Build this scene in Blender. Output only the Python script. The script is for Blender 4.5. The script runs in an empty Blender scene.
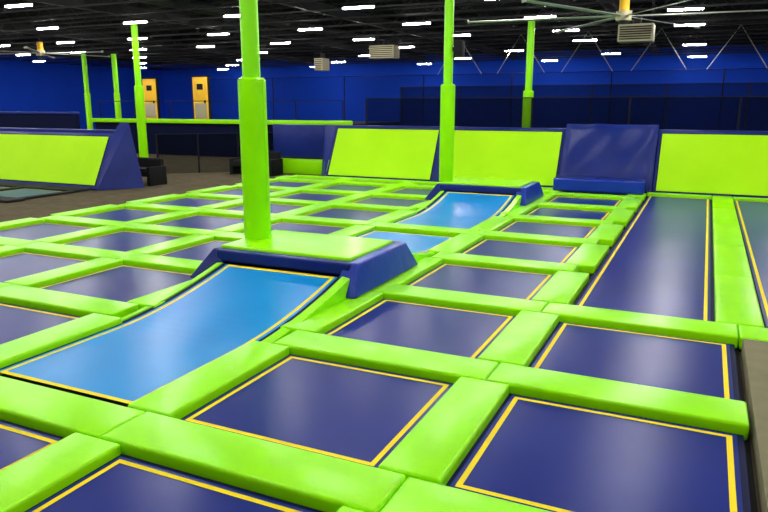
import bpy, bmesh, math, random
from mathutils import Vector, Matrix
random.seed(3)
S=bpy.context.scene
S.view_settings.view_transform='Standard'

# ---------------- materials ----------------
def mat(name,col,rough=.5,spec=.5,noise=None,bump=None,col2=None,emit=0,metal=0,coat=0):
    m=bpy.data.materials.new(name); m.use_nodes=True
    nt=m.node_tree; b=nt.nodes['Principled BSDF']
    b.inputs['Base Color'].default_value=(*col,1)
    b.inputs['Roughness'].default_value=rough
    b.inputs['Specular IOR Level'].default_value=spec
    b.inputs['Metallic'].default_value=metal
    if emit:
        b.inputs['Emission Color'].default_value=(*col,1); b.inputs['Emission Strength'].default_value=emit
    tc=nt.nodes.new('ShaderNodeTexCoord')
    if noise:
        n=nt.nodes.new('ShaderNodeTexNoise'); n.inputs['Scale'].default_value=noise; n.inputs['Detail'].default_value=4
        nt.links.new(tc.outputs['Object'],n.inputs['Vector'])
        r=nt.nodes.new('ShaderNodeValToRGB')
        r.color_ramp.elements[0].position=.3; r.color_ramp.elements[1].position=.7
        r.color_ramp.elements[0].color=(*col,1); r.color_ramp.elements[1].color=(*(col2 or [c*1.15 for c in col]),1)
        nt.links.new(n.outputs['Fac'],r.inputs['Fac']); nt.links.new(r.outputs['Color'],b.inputs['Base Color'])
    if bump:
        n2=nt.nodes.new('ShaderNodeTexNoise'); n2.inputs['Scale'].default_value=bump[0]; n2.inputs['Detail'].default_value=3
        nt.links.new(tc.outputs['Object'],n2.inputs['Vector'])
        bp=nt.nodes.new('ShaderNodeBump'); bp.inputs['Strength'].default_value=bump[1]; bp.inputs['Distance'].default_value=bump[2]
        nt.links.new(n2.outputs['Fac'],bp.inputs['Height']); nt.links.new(bp.outputs['Normal'],b.inputs['Normal'])
    return m
GREEN=mat('green_vinyl',(.29,.88,.0005),.28,.2,1.2,(5,.3,.02),(.35,.96,.001))
NAVY=mat('navy_mesh',(.006,.018,.19),.28,.12,.8,None,(.010,.026,.235))
DARK=mat('spring_cover_navy',(.003,.006,.05),.6,.1)
SKY=mat('sky_blue_mesh',(.002,.25,.68),.3,.14,.6,None,(.006,.31,.78))
YEL=mat('yellow_line',(.92,.72,.008),.5,.1)
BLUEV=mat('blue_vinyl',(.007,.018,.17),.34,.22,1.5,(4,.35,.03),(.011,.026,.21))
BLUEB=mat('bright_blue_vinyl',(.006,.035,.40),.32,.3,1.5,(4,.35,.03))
GMESH=mat('green_wall_mesh',(.42,.88,.004),.5,.1,.7,None,(.50,.95,.008))
CARP=mat('carpet',(.085,.07,.043),.95,.05,3,(60,.4,.01),(.12,.10,.065))
BROWN=mat('grey_carpet',(.19,.18,.11),.95,.05,5,(80,.4,.01),(.23,.215,.14))
BLACK=mat('black_fabric',(.008,.008,.01),.8,.2)
CEILM=mat('ceiling_black',(.003,.003,.004),.95,.05,1)
STEEL=mat('dark_steel',(.018,.018,.02),.7,.2)
GREY=mat('grey_metal',(.32,.33,.29),.5)
CREAM=mat('cream_metal',(.40,.36,.24),.5,.2)
WALLB=mat('wall_blue_paint',(.004,.045,.50),.7,.1,.12,None,(.008,.065,.66))
WALLD=mat('wall_dark_paint',(.003,.006,.034),.8,.1)
ORANGE=mat('yellow_door_paint',(.88,.50,.03),.5,.2)
LAMP=mat('lamp_tube',(1,.97,.9),.5,emit=172)
GPOLE=mat('green_paint',(.27,.86,.002),.4,.2)
def netmat(a,nm):
    m=bpy.data.materials.new(nm); m.use_nodes=True; nt=m.node_tree
    b=nt.nodes['Principled BSDF']; b.inputs['Base Color'].default_value=(.002,.003,.006,1); b.inputs['Roughness'].default_value=.95
    b.inputs['Specular IOR Level'].default_value=.03
    b.inputs['Alpha'].default_value=a
    return m
NET=netmat(.62,'black_netting'); NET2=netmat(.22,'thin_netting')

# ---------------- mesh builder ----------------
class B:
    def __init__(s): s.v=[];s.f=[];s.m=[];s.mats=[]
    def mi(s,m):
        if m not in s.mats: s.mats.append(m)
        return s.mats.index(m)
    def add(s,vs,fs,m):
        o=len(s.v); s.v+= [tuple(v) for v in vs]
        for f in fs: s.f.append([i+o for i in f]); s.m.append(s.mi(m))
    def box(s,x0,x1,y0,y1,z0,z1,m,bev=0,M=None,seg=2):
        bm=bmesh.new(); bmesh.ops.create_cube(bm,size=1)
        for v in bm.verts:
            v.co=Vector(((x0+x1)/2+v.co.x*(x1-x0),(y0+y1)/2+v.co.y*(y1-y0),(z0+z1)/2+v.co.z*(z1-z0)))
        if bev: bmesh.ops.bevel(bm,geom=bm.edges[:],offset=bev,segments=seg,affect='EDGES',profile=.6)
        if M: bm.transform(M)
        bm.verts.index_update()
        s.add([v.co for v in bm.verts],[[v.index for v in f.verts] for f in bm.faces],m); bm.free()
    def cyl(s,x,y,z0,z1,r,m,n=24,M=None,r2=None):
        r2=r if r2 is None else r2
        vs=[Vector((x+r*math.cos(2*math.pi*i/n),y+r*math.sin(2*math.pi*i/n),z0)) for i in range(n)]
        vs+=[Vector((x+r2*math.cos(2*math.pi*i/n),y+r2*math.sin(2*math.pi*i/n),z1)) for i in range(n)]
        if M: vs=[M@v for v in vs]
        s.add(vs,[[i,(i+1)%n,n+(i+1)%n,n+i] for i in range(n)]+[list(range(n))[::-1],list(range(n,2*n))],m)
    def rod(s,a,b,r,m,n=6):
        a=Vector(a);b=Vector(b);d=b-a;q=d.to_track_quat('Z','Y').to_matrix().to_4x4()
        s.cyl(0,0,0,d.length,r,m,n,Matrix.Translation(a)@q)
    def frame(s,x0,x1,y0,y1,z,w,m):
        P=[(x0,y0),(x1,y0),(x1,y1),(x0,y1)];Q=[(x0+w,y0+w),(x1-w,y0+w),(x1-w,y1-w),(x0+w,y1-w)]
        vs=[(a,b,z) for a,b in P+Q]
        s.add(vs,[[0,1,5,4],[1,2,6,5],[2,3,7,6],[3,0,4,7]],m)
    def quad(s,vs,m): s.add(vs,[[0,1,2,3]],m)
    def obj(s,name,smooth=True,parent=None):
        me=bpy.data.meshes.new(name); me.from_pydata(s.v,[],s.f)
        for m in s.mats: me.materials.append(m)
        me.polygons.foreach_set('material_index',s.m)
        if smooth:
            me.polygons.foreach_set('use_smooth',[True]*len(me.polygons))
            try: me.set_sharp_from_angle(angle=math.radians(38))
            except Exception: pass
        me.update()
        o=bpy.data.objects.new(name,me); S.collection.objects.link(o)
        if parent: o.parent=parent
        return o

# ---------------- grid ----------------
PX=2.33; PY=2.29
colc=[-0.465-PX*k for k in range(6)]
padx=[-1.63-PX*k for k in range(6)]
pady=[1.32+PY*k for k in range(9)]
YB=20.75
LX=padx[-1]
ZM=-0.02
ZP=0.05
hw=.86
def tramp(x0,x1,y0,y1,m=NAVY,name='trampoline',w=.042,mar=.085):
    b=B()
    b.box(x0-mar,x1+mar,y0-mar,y1+mar,ZM-.05,ZM-.015,DARK)
    b.box(x0-.035,x1+.035,y0-.035,y1+.035,ZM-.015,ZM,m)
    b.frame(x0,x1,y0,y1,ZM+.003,w,YEL)
    return b.obj(name,False)
rows=[(pady[i]+.345,pady[i+1]-.345) for i in range(8)]
rows=[(pady[0]-PY+.345,pady[0]-.345)]+rows
for ci,cx in enumerate(colc):
    if ci==2: continue
    for ri,(y0,y1) in enumerate(rows):
        if ci==0 and y0>8.2: continue
        tramp(cx-hw,cx+hw,y0,y1)
    if ci not in (0,):
        tramp(cx-hw,cx+hw,pady[-1]+.34,YB-.24,w=.03)
tramp(colc[2]-hw,colc[2]+hw,*rows[0]); tramp(colc[2]-hw,colc[2]+hw,*rows[1])
tramp(-1.29,.21,8.60,20.52,name='long_trampoline')
tramp(.87,2.37,8.60,20.52,name='long_trampoline')
tramp(3.03,4.53,8.60,20.52,name='long_trampoline')

# padding
b=B(); g=.005; bv=.028; HP=.25
def pad(x0,x1,y0,y1,z1=ZP):
    b.box(x0+g,x1-g,y0+g,y1-g,-.09,z1+random.uniform(-.004,.004),GREEN,bv,seg=3)
for j,y in enumerate(pady+[YB]):
    for ci,cx in enumerate(colc):
        if ci==2 and j in (2,4,6,8): continue
        if ci==0 and y>8.5: continue
        x0=cx-PX/2; x1=cx+PX/2
        if ci==0: x1=.52
        if j==9: pad(x0,x1,y-.15,y+.13)
        else: pad(x0,x1,y-HP,y+HP)
ys=[pady[0]-PY]+pady+[YB]
for k,x in enumerate(padx):
    w=.24
    for a,c in zip(ys[:-1],ys[1:]):
        y0=a+HP; y1=c-(HP if c!=YB else .15)
        pad(x-w,x+w,y0,y1)
for x0,x1 in ((.29,.80),(2.45,2.95),(4.6,5.0)):
    for a in range(5):
        L=(20.88-8.45)/5
        pad(x0,x1,8.45+a*L,8.45+(a+1)*L)
pad(-1.4,.29,20.65,20.88); pad(.80,2.45,20.65,20.88); pad(2.95,4.6,20.65,20.88)
pad(.52,2.45,7.94,8.44); pad(2.45,5.0,7.94,8.44)
b.obj('green_safety_padding')

b=B()
b.box(LX-.24,.53,-1.2,20.88,-.115,-.095,BLACK)
b.box(.53,5.0,7.95,20.88,-.115,-.095,BLACK)
b.obj('trampoline_court_frame',False)

cx=colc[2]
def lane(ya,yb,lip,LH=.31):
    b=B(); n=24
    d=1 if yb>ya else -1
    L=abs(yb-ya); c0=.42
    def z(t):
        return ZM+ (0 if t<c0 else LH*((t-c0)/(1-c0))**1.7)
    xs=[(-.97,-.90,DARK),(-.90,-.86,SKY),(-.86,-.815,YEL),(-.815,.815,SKY),(.815,.86,YEL),(.86,.90,SKY),(.90,.97,DARK)]
    ts=[0,.014]+[i/n for i in range(1,n)]+[.984,1]
    for (xa,xb,m) in xs:
        for i in range(len(ts)-1):
            t0,t1=ts[i],ts[i+1]
            mm=m
            if m==SKY and abs(xa)<.83 and (i==0 or i==len(ts)-2): mm=YEL
            p=[(cx+xa,ya+d*L*t0,z(t0)),(cx+xb,ya+d*L*t0,z(t0)),(cx+xb,ya+d*L*t1,z(t1)),(cx+xa,ya+d*L*t1,z(t1))]
            if d<0: p=p[::-1]
            b.quad(p,mm)
    for sx,so in ((-.97,-1.08),(.97,1.08)):
        for i in range(len(ts)-1):
            t0,t1=ts[i],ts[i+1]
            if t1<=c0: continue
            y0=ya+d*L*t0;y1=ya+d*L*t1
            vs=[(cx+sx,y0,z(t0)+.02),(cx+so,y0,z(t0)+.0),(cx+so,y1,z(t1)+.0),(cx+sx,y1,z(t1)+.02),
                (cx+so,y0,-.05),(cx+so,y1,-.05),(cx+sx,y0,z(t0)-.02),(cx+sx,y1,z(t1)-.02)]
            b.add(vs,[[0,1,2,3],[1,4,5,2],[0,3,7,6]],GREEN)
    return b.obj('curved_trampoline_ramp')
lane(4.0,7.58,1); lane(12.36,9.37,1)
lane(13.15,16.73,1); lane(20.5,18.52,1)

def platform(y0):
    b=B()
    H=.33
    b.add([(cx-1.1,y0+.02,-.05),(cx+1.0,y0+.02,-.05),(cx+1.0,y0+1.62,-.05),(cx-1.1,y0+1.62,-.05),
           (cx-1.1,y0+.02,H),(cx+1.0,y0+.02,H),(cx+1.0,y0+1.62,H),(cx-1.1,y0+1.62,H)],
          [[0,1,5,4],[1,2,6,5],[2,3,7,6],[3,0,4,7],[4,5,6,7]],BLUEV)
    b.box(cx-1.13,cx+1.05,y0-.05,y0+.22,H-.03,.47,BLUEV,.03,seg=3)
    b.box(cx-1.13,cx+1.05,y0+1.40,y0+1.66,H-.03,.47,BLUEV,.03,seg=3)
    b.box(cx-1.16,cx+.98,y0+.10,y0+1.50,H-.02,.51,GREEN,.035,seg=3)
    def wedge(xa,xb,xt0,xt1):
        v=[(xa,y0-.26,.055),(xb,y0-.20,.055),(xb,y0+1.95,.055),(xa,y0+1.95,.055),
           (xt0,y0-.0,.47),(xt1,y0+.02,.47),(xt1,y0+1.62,.47),(xt0,y0+1.62,.47)]
        bm=bmesh.new(); q=[bm.verts.new(p) for p in v]
        for f in [[0,3,2,1],[0,1,5,4],[1,2,6,5],[2,3,7,6],[3,0,4,7],[4,5,6,7]]: bm.faces.new([q[i] for i in f])
        bmesh.ops.bevel(bm,geom=bm.edges[:],offset=.03,segments=3,affect='EDGES',profile=.6)
        bm.verts.index_update()
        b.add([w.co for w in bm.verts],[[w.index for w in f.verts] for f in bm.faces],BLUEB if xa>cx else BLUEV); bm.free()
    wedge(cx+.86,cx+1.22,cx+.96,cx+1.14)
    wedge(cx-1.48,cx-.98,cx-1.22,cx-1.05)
    return b.obj('padded_platform')
platform(7.68); platform(16.83)

# ---------------- poles ----------------
def pole(x,y,z0,pt,rp=.20,r=.14,zt=5.56,speaker=False):
    b=B()
    n=28
    b.cyl(x,y,z0,pt,rp,GREEN,n)
    b.cyl(x,y,pt,pt+.03,rp,GREEN,n,r2=rp*.85)
    b.cyl(x,y,pt,zt,r,GPOLE,n)
    b.box(x-r*1.5,x+r*1.5,y-r*1.5,y+r*1.5,zt-.03,zt,STEEL)
    b.box(x+rp-.01,x+rp+.006,y-.02,y+.02,z0,pt,GREEN)
    if speaker:
        b.box(x+r,x+r+.12,y-.05,y+.05,3.85,3.95,STEEL); b.box(x+r+.05,x+r+.28,y-.14,y+.14,3.7,4.1,BLACK,.03)
    return b.obj('padded_pole')
pole(-6.13,8.5,.51,2.86,.205,.13)
pole(-6.22,17.2,.51,3.0,.19,.12,speaker=True)
pole(-6.25,26.2,-.12,3.0,.19,.13)
pole(-19.9,20.3,-.12,3.2,.17,.12)
pole(-20.0,27.9,-.12,3.2,.17,.12)
pole(-33.2,32.0,-.12,3.2,.18,.15); pole(-34.6,31.0,-.12,3.2,.17,.14)

# ---------------- back slanted tramps ----------------
def slant(x0,x1,yb,yt,zt,name,mesh=GMESH,z0=.0,e=.07):
    b=B()
    L=math.hypot(yt-yb,zt-z0); a=math.atan2(zt-z0,yt-yb)
    M=Matrix.Translation((0,yb,z0))@Matrix.Rotation(a,4,'X')
    b.box(x0,x1,0,L,-.12,0,BLUEV,.02,M)
    b.box(x0+e,x1-e,e,L-e,.0,.012,DARK,0,M)
    b.box(x0+e+.03,x1-e-.03,e+.03,L-e-.03,.012,.02,mesh,0,M)
    return b.obj(name)
ZT=1.76; YW=20.92; YT=21.80
slant(-12.1,-8.05,YW,YT,ZT,'sloped_trampoline')
slant(-7.73,-3.97,YW,YT,ZT,'sloped_trampoline')
slant(-1.28,3.2,YW,YT,ZT,'sloped_trampoline')
slant(3.42,7.2,YW,YT,ZT,'sloped_trampoline')
b=B(); L=math.hypot(YT-YW,ZT+.1); a=math.atan2(ZT+.1,YT-YW)
M=Matrix.Translation((0,YW-.02,.07))@Matrix.Rotation(a,4,'X')
nx,ny=24,18; x0,x1=-3.95,-1.30
vs=[];fs=[]
for j in range(ny+1):
    for i in range(nx+1):
        u=i/nx;v=j/ny
        edge=min(u,1-u,v,1-v); puff=.10*min(1,edge/.08)**.5
        zz=puff+.022*math.sin(u*9+v*4)+.018*math.sin(u*17-v*11)
        vs.append(M@Vector((x0+(x1-x0)*u,L*v,zz)))
for j in range(ny):
    for i in range(nx):
        p=j*(nx+1)+i; fs.append([p,p+1,p+nx+2,p+nx+1])
b.add(vs,fs,BLUEV); b.box(x0,x1,0,L,-.08,0,BLUEV,0,M)
b.obj('sloped_safety_pad')
b=B(); b.box(-3.95,-1.45,20.10,20.80,.055,.42,BLUEB,.05,seg=3); b.box(-3.9,-1.5,20.14,20.76,.415,.435,BLUEV,.008)
b.obj('landing_block_pad')
b=B()
b.box(-12.3,7.4,YT+.02,YT+.22,-.1,ZT+.03,BLUEV,.02)
b.box(-12.3,7.4,YT+.22,YT+2.4,-.1,ZT-.05,WALLD)
b.obj('raised_deck',False)
b=B()
b.box(-15.6,-12.8,22.9,23.1,.5,ZT,BLUEV,.03)
b.box(-15.6,-12.8,22.6,22.9,-.12,.45,GREEN,.05)
b.box(-15.6,-12.8,22.9,23.1,-.12,.5,STEEL)
b.obj('padded_barrier')
def wedgeobj(x0,x1,name):
    b=B()
    v=[(x0,YW,.06),(x1,YW,.06),(x1,YT,ZT+.03),(x0,YT,ZT+.03),(x0,YT,.06),(x1,YT,.06)]
    b.add(v,[[0,1,2,3],[0,3,4],[1,5,2],[3,2,5,4]],BLUEV); b.obj(name,False)
wedgeobj(-8.04,-7.74,'sloped_divider_pad'); wedgeobj(3.22,3.4,'sloped_divider_pad')
b=B()
b.add([(-12.11,YW,.0),(-12.55,YW+.5,.0),(-12.55,YT,ZT+.03),(-12.11,YT,ZT+.03),(-12.55,YT,0)],[[0,3,2,1],[1,2,4]],BLUEV)
b.obj('sloped_end_pad',False)

def net(x0,y0,x1,y1,z0,z1,name='safety_net',step=3.0,m=NET):
    b=B(); b.quad([(x0,y0,z0),(x1,y1,z0),(x1,y1,z1),(x0,y0,z1)],m)
    b.rod((x0,y0,z1),(x1,y1,z1),.02,BLACK)
    n=max(1,int(math.hypot(x1-x0,y1-y0)/step))
    for i in range(n+1):
        t=i/n; x=x0+(x1-x0)*t;y=y0+(y1-y0)*t
        b.cyl(x,y,z0,z1,.035,BLACK,8)
    return b.obj(name)
net(-12.2,24.4,7.4,24.4,-.1,2.75)
net(-14.5,33,11,33,-.1,3.4)
net(-31,38,11,38,-.1,4.2,m=NET2,step=5)
b=B()
for x in (-13,-9.5,-6,-2.5,1,4.5):
    b.rod((x,37.6,6.2),(x-1.3,37.8,4.2),.018,GREY,5); b.rod((x,37.6,6.2),(x+1.3,37.8,4.2),.018,GREY,5)
b.obj('net_suspension_cables')

# ---------------- left court ----------------
slant(-24.9,-17.1,15.35,16.2,1.62,'sloped_trampoline',z0=-.08,e=.1)
b=B()
b.box(-24.9,-17.0,16.25,16.5,-.12,1.72,BLUEV,.03)
b.add([(-17.08,15.33,-.1),(-16.25,16.5,-.1),(-16.7,16.5,1.95),(-17.08,16.22,1.66),(-17.08,16.5,1.95)],[[0,1,2,3],[3,2,4]],BLUEV)
b.obj('sloped_end_pad',False)
b=B()
for i in range(4):
    x=-17.3-i*2.33
    b.box(x-2.1,x-.2,12.9,14.6,-.11,-.08,NAVY); b.frame(x-2.05,x-.25,12.95,14.55,-.075,.03,YEL)
    b.box(x-2.33,x,14.7,15.3,-.115,-.04,STEEL,.02)
    b.box(x-.2,x+.03,12.86,14.69,-.115,-.05,STEEL,.02)
b.box(-26.6,-17.1,12.3,12.85,-.115,-.04,STEEL,.02)
b.obj('side_trampoline_court')
b=B()
b.box(-45,-25.5,22,22.3,-.12,2.1,WALLD); b.box(-45,-25.5,21.95,22.35,2.1,2.2,BLUEV,.02)
b.obj('low_partition')

# ---------------- mezzanine with doors ----------------
b=B()
b.box(-31.5,-15,28.6,34,-.12,1.62,WALLD)
b.box(-31.5,-15,28.35,28.62,1.56,1.78,GREEN,.05)
b.obj('mezzanine_deck')
def door(x,y,name='yellow_door'):
    b=B()
    b.box(x-.5,x+.5,y,y+.12,1.63,3.95,ORANGE,.02)
    b.box(x-.38,x+.38,y-.02,y,1.8,2.6,CREAM,.01); b.box(x-.38,x+.38,y-.02,y,2.75,3.8,ORANGE,.01)
    b.box(x+.28,x+.34,y-.08,y,2.6,2.75,STEEL)
    b.box(x-.2,x+.2,y-.025,y-.02,3.3,3.6,BLACK)
    b.box(x-.56,x-.5,y,y+.16,1.63,4.0,BLACK); b.box(x+.5,x+.56,y,y+.16,1.63,4.0,BLACK); b.box(x-.56,x+.56,y,y+.16,3.95,4.02,BLACK)
    return b.obj(name)
door(-24.7,29.6); door(-29.2,30.6)
b=B()
for i in range(7):
    x=-31.2+i*2.6
    b.cyl(x,28.75,1.63,2.7,.03,BLACK,8)
b.rod((-31.2,28.75,2.7),(-15.6,28.75,2.7),.02,BLACK)
b.obj('mezzanine_railing')

def bench(x,y,w):
    b=B()
    b.box(x-w/2,x+w/2,y-.3,y+.35,.18,.36,BLACK,.05,seg=3)
    b.box(x-w/2,x+w/2,y+.3,y+.5,.3,.75,BLACK,.05,seg=3)
    for s in (-1,1):
        b.box(x+s*w/2-.07,x+s*w/2+.07,y-.3,y+.5,-.12,.5,BLACK,.03)
    n=3
    for i in range(n):
        xa=x-w/2+.08+i*(w-.16)/n
        b.box(xa+.01,xa+(w-.16)/n-.01,y-.28,y+.3,.34,.44,STEEL,.03)
    return b.obj('padded_bench')
bench(-17.4,17.3,1.7); bench(-15.6,21.6,1.8); bench(-17.0,26.0,2.0)
net(-19.2,20.3,-14.7,24.5,-.12,1.4,step=1.5)

# ---------------- room ----------------
def plane(name,x0,x1,y0,y1,z,m,t=.1):
    b=B(); b.box(x0,x1,y0,y1,z-t,z,m); return b.obj(name,False)
plane('floor',-46,12,-4,50,-.12,CARP)
plane('ceiling',-46,12,-4,50,6.3,CEILM)
b=B(); b.box(-46,12,50,50.2,-.12,6.2,WALLB); b.obj('wall_back',False)
b=B(); b.box(-46.2,-46,-4,50,-.12,6.2,WALLB); b.obj('wall_left',False)
b=B(); b.box(12,12.2,-4,50,-.12,6.2,WALLB); b.obj('wall_right',False)
b=B(); b.box(-46,12,-4.2,-4,-.12,6.2,WALLD); b.obj('wall_front',False)
b=B(); b.box(.55,.93,2.0,7.9,-.12,.06,BROWN,.02); b.box(.94,1.05,2,7.9,-.12,.0,BLACK)
b.obj('carpeted_walkway')

b=B()
y=2
while y<49:
    b.box(-46,12,y-.03,y+.03,6.08,6.14,STEEL); b.box(-46,12,y-.03,y+.03,5.58,5.63,STEEL)
    if y>8:
        x=-45
        while x<11:
            b.rod((x,y,5.6),(x+.6,y,6.1),.014,STEEL,4); b.rod((x+.6,y,6.1),(x+1.2,y,5.6),.014,STEEL,4); x+=1.2
    y+=2.1
for x in (-38,-29,-20,-13.1,2.8):
    b.box(x-.09,x+.09,-3.9,49.9,5.75,6.1,STEEL)
b.obj('roof_joists',False)
b=B()
for x in (-16.5,-3.4):
    b.rod((x,4,5.85),(x,48,5.85),.2,STEEL,16)
b.obj('ventilation_duct')

b=B()
for i in range(-2,10):
    for k in range(0,11):
        x=-.95-4.45*i; y=.8+4.6*k
        if x<-45 or x>11: continue
        if y>30 and (i+k)%2: continue
        b.box(x-.5,x+.5,y-.06,y+.06,5.34,5.38,LAMP)
        b.box(x-.53,x+.53,y-.08,y+.08,5.38,5.43,STEEL)
        for s in (-.4,.4): b.rod((x+s,y,5.43),(x+s,y,6.2),.008,STEEL,4)
b.obj('ceiling_strip_lights',False)

def fan(x,y,z,R,a0,nb=6):
    b=B()
    b.cyl(x,y,z+.15,6.2,.05,STEEL,12)
    b.cyl(x,y,z-.12,z+.12,.2,CREAM,24); b.cyl(x,y,z+.12,z+.5,.13,ORANGE,20); b.cyl(x,y,z-.2,z-.12,.12,STEEL,20)
    for i in range(nb):
        M=Matrix.Translation((x,y,z))@Matrix.Rotation(a0+i*2*math.pi/nb,4,'Z')@Matrix.Rotation(.2,4,'X')
        b.box(.2,R,-.07,.07,-.01,.01,GREY,.008,M)
        b.box(R,R+.03,-.08,.08,-.03,.05,GREY,.005,M)
    for s in range(4):
        an=a0+.3+s*math.pi/2
        b.rod((x,y,z+.5),(x+1.6*math.cos(an),y+1.6*math.sin(an),6.1),.008,STEEL,4)
    return b.obj('ceiling_fan')
fan(-2.3,20.0,4.82,4.2,.1); fan(-28.9,23.4,4.9,3.3,.2)
def heater(x,y,z,w,h):
    b=B()
    b.box(x-w/2,x+w/2,y-.35,y+.35,z-h/2,z+h/2,CREAM,.03)
    n=6
    for i in range(n):
        zz=z-h/2+.08+i*(h-.16)/(n-1)
        b.box(x-w/2+.06,x+w/2-.06,y-.39,y-.34,zz-.02,zz+.012,STEEL)
    for sx in (-1,1):
        for sy in (-.3,.3): b.rod((x+sx*w*.42,y+sy,z+h/2),(x+sx*w*.42,y+sy,6.2),.012,STEEL,5)
    b.cyl(x,y+.1,z+h/2,z+h/2+.25,.12,STEEL,12)
    return b.obj('hanging_unit_heater')
heater(-2.2,22.6,4.60,1.0,.5); heater(-14.5,31,5.0,1.3,.6); heater(-18,31,4.5,.5,.6)

# ---------------- camera / world ----------------
w=bpy.data.worlds.new('w'); S.world=w; w.use_nodes=True
w.node_tree.nodes['Background'].inputs[0].default_value=(.02,.022,.03,1)
cam=bpy.data.cameras.new('camera'); co=bpy.data.objects.new('camera',cam); S.collection.objects.link(co)
f=679; cam.sensor_width=36; cam.lens=36*f/768; cam.clip_start=.05; cam.clip_end=300
co.location=(0,0,2.5)
co.rotation_euler=(math.radians(90)-math.atan(151/679),0,math.radians(25.1))
S.camera=co
